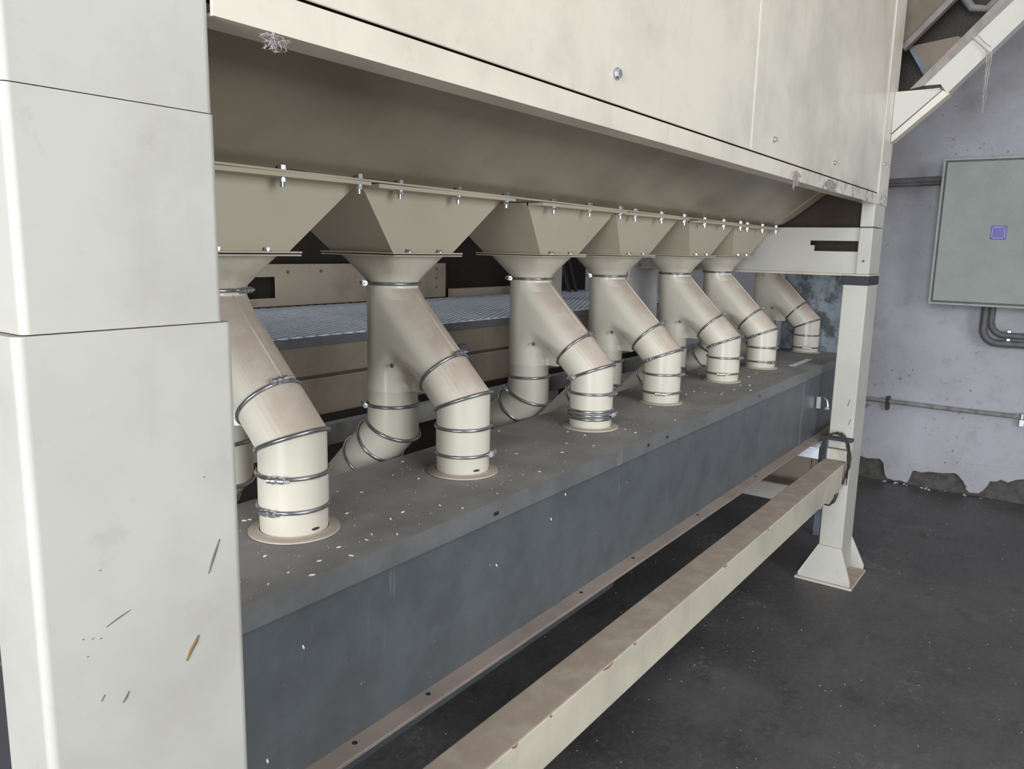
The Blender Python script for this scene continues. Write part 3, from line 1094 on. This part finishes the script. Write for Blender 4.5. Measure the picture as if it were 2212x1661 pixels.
ch = empty('chute', (4.15, 0.7, 2.3), 'dusty cream chute plates and dark mesh behind the diagonal brace', 'chute')
b = B()
b.prism([(0.81, 2.43), (0.30, 2.95), (0.50, 3.2), (0.95, 3.0), (0.95, 2.5)], 'x', 4.08, 4.10)
b.done('upper_plate', 'fascia', ch)
b = B()
b.prism([(0.806, 2.425), (0.20, 3.05), (0.18, 3.03), (0.795, 2.405)], 'x', 4.06, 4.10)
b.done('plate_edge', 'cover_dusty', ch)
b = B()
b.prism([(0.95, 2.2), (0.70, 2.27), (0.40, 2.57), (0.0, 3.0), (0.3, 3.2), (0.95, 2.6)], 'x', 4.30, 4.31)
b.done('dark_mesh', 'mesh_dark', ch)
b = B()
b.prism([(0.79, 2.44), (0.60, 2.46), (0.53, 2.42), (0.70, 2.29), (0.76, 2.37)], 'x', 4.16, 4.17)
b.done('middle_plate', 'fascia', ch)
b = B()
b.prism([(0.795, 2.43), (0.785, 2.445), (0.695, 2.30), (0.71, 2.29)], 'x', 4.15, 4.165)
b.done('plate_rim', 'blue', ch)
b = B()
b.tube([(4.2, 0.62, 2.66), (4.2, 0.56, 2.58), (4.2, 0.50, 2.57), (4.2, 0.40, 2.68), (4.2, 0.2, 2.9)], 0.018, 8)
b.done('grey_handle', 'rail', ch)

# ------------------------------------------------------------------ wall cabinet and conduits
cbn = empty('control_cabinet', (5.55, 0.46, 1.205), 'grey green wall cabinet with a small violet badge', 'cabinet')
CY0, CY1, CZ0, CZ1 = 0.135, 0.787, 1.208, 2.07
B().box(5.462, 5.65, CY0 + .004, CY1 - .004, CZ0 + .004, CZ1 - .004, 0.004, 2).done('body', 'cabinet', cbn)
b = B()
f = 0.013
b.box(5.45, 5.464, CY0, CY1, CZ0, CZ0 + f, 0.002)
b.box(5.45, 5.464, CY0, CY1, CZ1 - f, CZ1, 0.002)
b.box(5.45, 5.464, CY0, CY0 + f, CZ0 + f, CZ1 - f, 0.002)
b.box(5.45, 5.464, CY1 - f, CY1, CZ0 + f, CZ1 - f, 0.002)
b.done('rim', 'cabinet_frame', cbn)
B().box(5.461, 5.463, CY0 + f, CY1 - f, CZ0 + f, CZ1 - f).done('groove', 'gasket', cbn)
dr = B().box(5.446, 5.462, CY0 + f + .010, CY1 - f - .010, CZ0 + f + .010, CZ1 - f - .010, 0.003, 2).done('door', 'cabinet', cbn)
bd = B().box(5.4435, 5.447, 0.420, 0.500, 1.600, 1.680, 0.001).done('badge', 'logo', cbn)
b = B()
for (ya, yb, za, zb) in ((.427, .493, 1.668, 1.673), (.427, .493, 1.607, 1.611), (.427, .431, 1.607, 1.673), (.489, .493, 1.607, 1.673)):
    b.box(5.4428, 5.4438, ya, yb, za, zb)
b.tube([(5.443, .478, 1.648), (5.443, .466, 1.632), (5.443, .455, 1.648), (5.443, .444, 1.632), (5.443, .436, 1.642)], .0022, 5)
b.done('badge_mark', 'logo_line', bd, Vector((5.55, 0.46, 1.205)))

b = B()
b.tube([(5.615, 1.40, 1.945), (5.615, 0.785, 1.963)], 0.022, 14)
b.tube([(5.60, 1.40, 1.925), (5.60, 1.05, 1.935), (5.60, 0.785, 1.94)], 0.010, 10)
o = b.solo('conduit', 'conduit', Vector((5.615, 1.1, 1.95)))
tag(o, 'dark conduit running from casing to the grey green cabinet', 'conduit')
for k, (dy, r_, zz) in enumerate(((0.0, .022, 0.985), (.035, .019, 1.035))):
    pts = [(5.575, .487 - dy, 1.21), (5.575, .487 - dy, zz + .09)]
    for q in range(7):
        a_ = PI / 2 * q / 6
        pts.append((5.575 + .02 * q / 6, .487 - dy - .08 * (1 - math.cos(a_)), zz + .08 - .08 * math.sin(a_)))
    pts.append((5.61, .05, zz))
    pts.append((5.61, -4.9, zz))
    b = B()
    b.tube(pts, r_, 12)
    o = b.solo('bent_conduit', 'conduit', Vector((5.575, .487 - dy, 1.2)))
    tag(o, ['lower one of two dark conduits bending out below the cabinet', 'upper one of two dark conduits bending out below the cabinet'][k], 'conduit', 'bent conduits under the cabinet')
for k, zz in enumerate((0.985, 1.035)):
    b = B()
    b.tube([(5.645, .352, zz + .03), (5.60, .352, zz + .027), (5.583, .352, zz), (5.60, .352, zz - .027), (5.645, .352, zz - .03)], .0045, 6)
    b.box(5.58, 5.60, .342, .362, zz + .018, zz + .034, 0.002)
    o = b.solo('conduit_clip', 'zinc', Vector((5.62, .352, zz)))
    tag(o, ['zinc clip on the lower bent conduit', 'zinc clip on the upper bent conduit'][k], 'clip', 'clips on the bent conduits')

b = B()
b.tube([(5.625, 2.2, .545), (5.625, 1.1, .548), (5.622, .6, .545), (5.625, .2, .548), (5.625, -4.9, .55)], 0.0145, 10)
o = b.solo('wall_pipe', 'conduit_pale', Vector((5.625, 0.8, .545)))
tag(o, 'thin dusty pipe running low along plastered wall', 'pipe')
b = B()
b.box(5.605, 5.65, .972, .992, .49, .58, 0.003)
b.tube([(5.61, .985, .575), (5.60, .98, .545), (5.61, .985, .515)], .008, 6)
o = b.solo('pipe_clip', 'wire', Vector((5.63, .982, .53)))
tag(o, 'rusty dark clip on the low wall pipe near the far column', 'clip')
b = B()
b.box(5.60, 5.65, .222, .238, .535, .572, 0.003)
b.box(5.61, 5.65, .215, .245, .49, .535, 0.003)
o = b.solo('pipe_clip', 'zinc', Vector((5.63, .23, .53)))
tag(o, 'shiny clip on the low wall pipe at the right edge', 'clip')

# ------------------------------------------------------------------ wire tied round the beam end
b = B()
rnd = random.Random(3)
for k in range(10):
    pts = []
    cx = 3.645 + rnd.uniform(-.02, .02)
    for q in range(25):
        a_ = 2 * PI * q / 24
        yy = 0.832 + .062 * math.cos(a_) * (1 + rnd.uniform(-.05, .08))
        zz = 0.60 + (.11 if math.sin(a_) > 0 else .16) * math.sin(a_) + rnd.uniform(-.006, .006)
        pts.append((cx + .012 * math.sin(3 * a_ + k), yy, zz))
    b.tube(pts, .0022, 5)
for k in range(3):
    b.tube([(3.64, .80 + .01 * k, .44), (3.63, .81, .40 + .01 * k), (3.64, .835, .375), (3.66, .85 + .02 * k, .372)], .003, 5)
    b.tube([(3.64, .775, .67), (3.62, .772, .62), (3.64, .768, .56), (3.65, .772, .48)], .0025, 5)
o = b.solo('wire_bundle', 'wire', Vector((3.645, .832, .44)))
tag(o, 'tangled dark wire tied round the beam end at far column', 'wire')

# ------------------------------------------------------------------ cobwebs
def cobweb(org, spread, length, n_, label, seed, r_=.0008):
    rn = random.Random(seed)
    b_ = B()
    org = Vector(org)
    for q in range(n_):
        u_ = rn.gauss(0, .45)
        v_ = abs(rn.gauss(0, .5))
        p0 = org + Vector((u_ * spread[0], -abs(rn.gauss(0, .3)) * spread[1], -v_ * length))
        d_ = Vector((rn.gauss(0, 1) * spread[0], rn.gauss(0, .4) * spread[1], -abs(rn.gauss(0, .6)) * length)) * 0.55
        c_ = Vector((rn.gauss(0, .3) * spread[0], 0, rn.gauss(0, .2) * length))
        pts = [p0 + d_ * t_ + c_ * math.sin(PI * t_) for t_ in (0, .2, .4, .6, .8, 1)]
        b_.tube(pts, [r_ * f_ for f_ in (.5, 1.2, 1.4, 1.2, .8, .3)], 5)
    o_ = b_.solo('cobweb', 'web', org)
    return tag(o_, label, 'cobweb')


cobweb((0.60, .772, 1.727), (.014, .004, .01), .014, 60, 'small dusty cobweb under the casing lip near the left column', 1, .0004)
cobweb((2.55, .771, 1.745), (.030, .004, .02), .034, 60, 'cobweb strand hanging over the casing lip left of another', 2, .0007)
cobweb((2.95, .771, 1.748), (.06, .004, .02), .026, 90, 'dusty cobweb patch on casing lip closest to the far column', 3, .0009)
b = B()
rn = random.Random(9)
for q in range(9):
    y_ = .44 + rn.uniform(-.014, .014)
    pts = [(3.84, y_, 2.315)]
    for e in range(1, 9):
        pts.append((3.84 + rn.uniform(-.004, .004), .437 + (y_ - .44) * (1 - e / 9) - .002 * e * .2 + rn.uniform(-.003, .003), 2.315 - .03 * e * (1 if q < 4 else .6)))
    b.tube(pts, [.0016 * rn.uniform(.5, 1.2) * (1 - e / 12) for e in range(9)], 5)
b.tube([(3.845, .50, 2.375), (3.838, .47, 2.345), (3.838, .44, 2.315)], .003, 6)
b.tube([(3.845, .485, 2.385), (3.838, .455, 2.35), (3.838, .43, 2.33)], .0016, 6)
o = b.solo('cobweb', 'web', Vector((3.84, .44, 2.315)))
tag(o, 'long dusty cobweb hanging from the diagonal brace', 'cobweb')

# ------------------------------------------------------------------ husks and grit
rn = random.Random(21)
husk_me = None
pos = [(.723, .978), (.785, .95), (.878, .961), (.945, .993), (1.05, 1.036), (.971, 1.006), (1.093, 1.044), (.891, 1.005), (.70, 1.02), (.83, .985), (1.0, .97)]
while len(pos) < 64:
    xx = rn.uniform(.7, 3.3)
    yy = rn.uniform(.955, 1.31)
    if all((xx - q) ** 2 + (yy - YL) ** 2 > .09 ** 2 for q in PX):
        pos.append((xx, yy))


for k, (xx, yy) in enumerate(pos):
    if husk_me is None:
        bb = B()
        bmesh.ops.create_icosphere(bb.bm, subdivisions=1, radius=1.0)
        for v in bb.bm.verts:
            v.co.x *= .0062 * (1 - .2 * v.co.x * .5)
            v.co.y *= .0024
            v.co.z = v.co.z * .0016 + .0014
        for f_ in bb.bm.faces:
            f_.smooth = True
        o = bb.done('grain_husk', 'husk')
        husk_me = o.data
    else:
        o = place('grain_husk', husk_me, None)
    o.location = (xx, yy, lidz(xx))
    s_ = rn.uniform(.6, 1.15)
    o.scale = (s_, s_, s_)
    o.rotation_euler = (0, 0, rn.uniform(0, PI))
    tag(o, 'pale grain husk lying on top of the grey duct', 'husk', 'husks scattered on the grey duct')

# husks caught on the duct's front face
for k, (xx, zz) in enumerate(((0.765, .86), (1.49, .875), (.69, .70), (1.28, .83), (1.55, .92))):
    o = place('grain_husk', husk_me, None)
    o.location = (xx, .9505, zz)
    o.rotation_euler = (PI / 2, rn.uniform(.9, 1.7), 0)
    o.scale = (.9, .9, .7)
    tag(o, 'pale grain husk stuck to the front of the grey duct', 'husk', 'husks on the duct front')

# grit over the floor: nobody could count it
b = B()
for k in range(1000):
    xx = rn.uniform(.6, 5.5)
    yy = rn.uniform(-.6, 2.2)
    s_ = rn.uniform(.0005, .0022)
    a_ = rn.uniform(0, PI)
    ca, sa = math.cos(a_) * s_ * 1.8, math.sin(a_) * s_ * 1.8
    t_ = b.bm.verts.new((xx, yy, s_))
    q = [b.bm.verts.new((xx + ca, yy + sa, 0.0003)), b.bm.verts.new((xx - sa * .5, yy + ca * .5, 0.0003)), b.bm.verts.new((xx - ca, yy - sa, 0.0003)), b.bm.verts.new((xx + sa * .5, yy - ca * .5, 0.0003))]
    for e in range(4):
        b.bm.faces.new((q[e], q[(e + 1) % 4], t_))
o = b.done('floor_grit', 'grit')
tag(o, 'pale grain grit scattered over the dark floor', 'grit', None, 'stuff')
# grit on the duct and the beam
b = B()
for k in range(500):
    if k % 2:
        xx, yy = rn.uniform(.6, 3.6), rn.uniform(.95, 1.32)
        if any((xx - q) ** 2 + (yy - YL) ** 2 < .068 ** 2 for q in PX):
            continue
        z0 = lidz(xx)
    else:
        xx, yy = rn.uniform(.6, 3.6), rn.uniform(.95, 1.32)
        q = min(PX, key=lambda v: abs(v - xx))
        a_ = rn.uniform(0, 2 * PI)
        rr_ = rn.uniform(.09, .15)
        xx, yy = q + rr_ * math.cos(a_), max(.95, min(1.32, YL + rr_ * math.sin(a_)))
        z0 = lidz(xx)
    s_ = rn.uniform(.0006, .0017)
    t_ = b.bm.verts.new((xx, yy, z0 + s_))
    q = [b.bm.verts.new((xx + s_, yy, z0 + .0001)), b.bm.verts.new((xx, yy + s_, z0 + .0001)), b.bm.verts.new((xx - s_, yy, z0 + .0001)), b.bm.verts.new((xx, yy - s_, z0 + .0001))]
    for e in range(4):
        b.bm.faces.new((q[e], q[(e + 1) % 4], t_))
o = b.done('duct_grit', 'grit')
tag(o, 'fine pale grit strewn over the grey duct lid', 'grit', None, 'stuff')
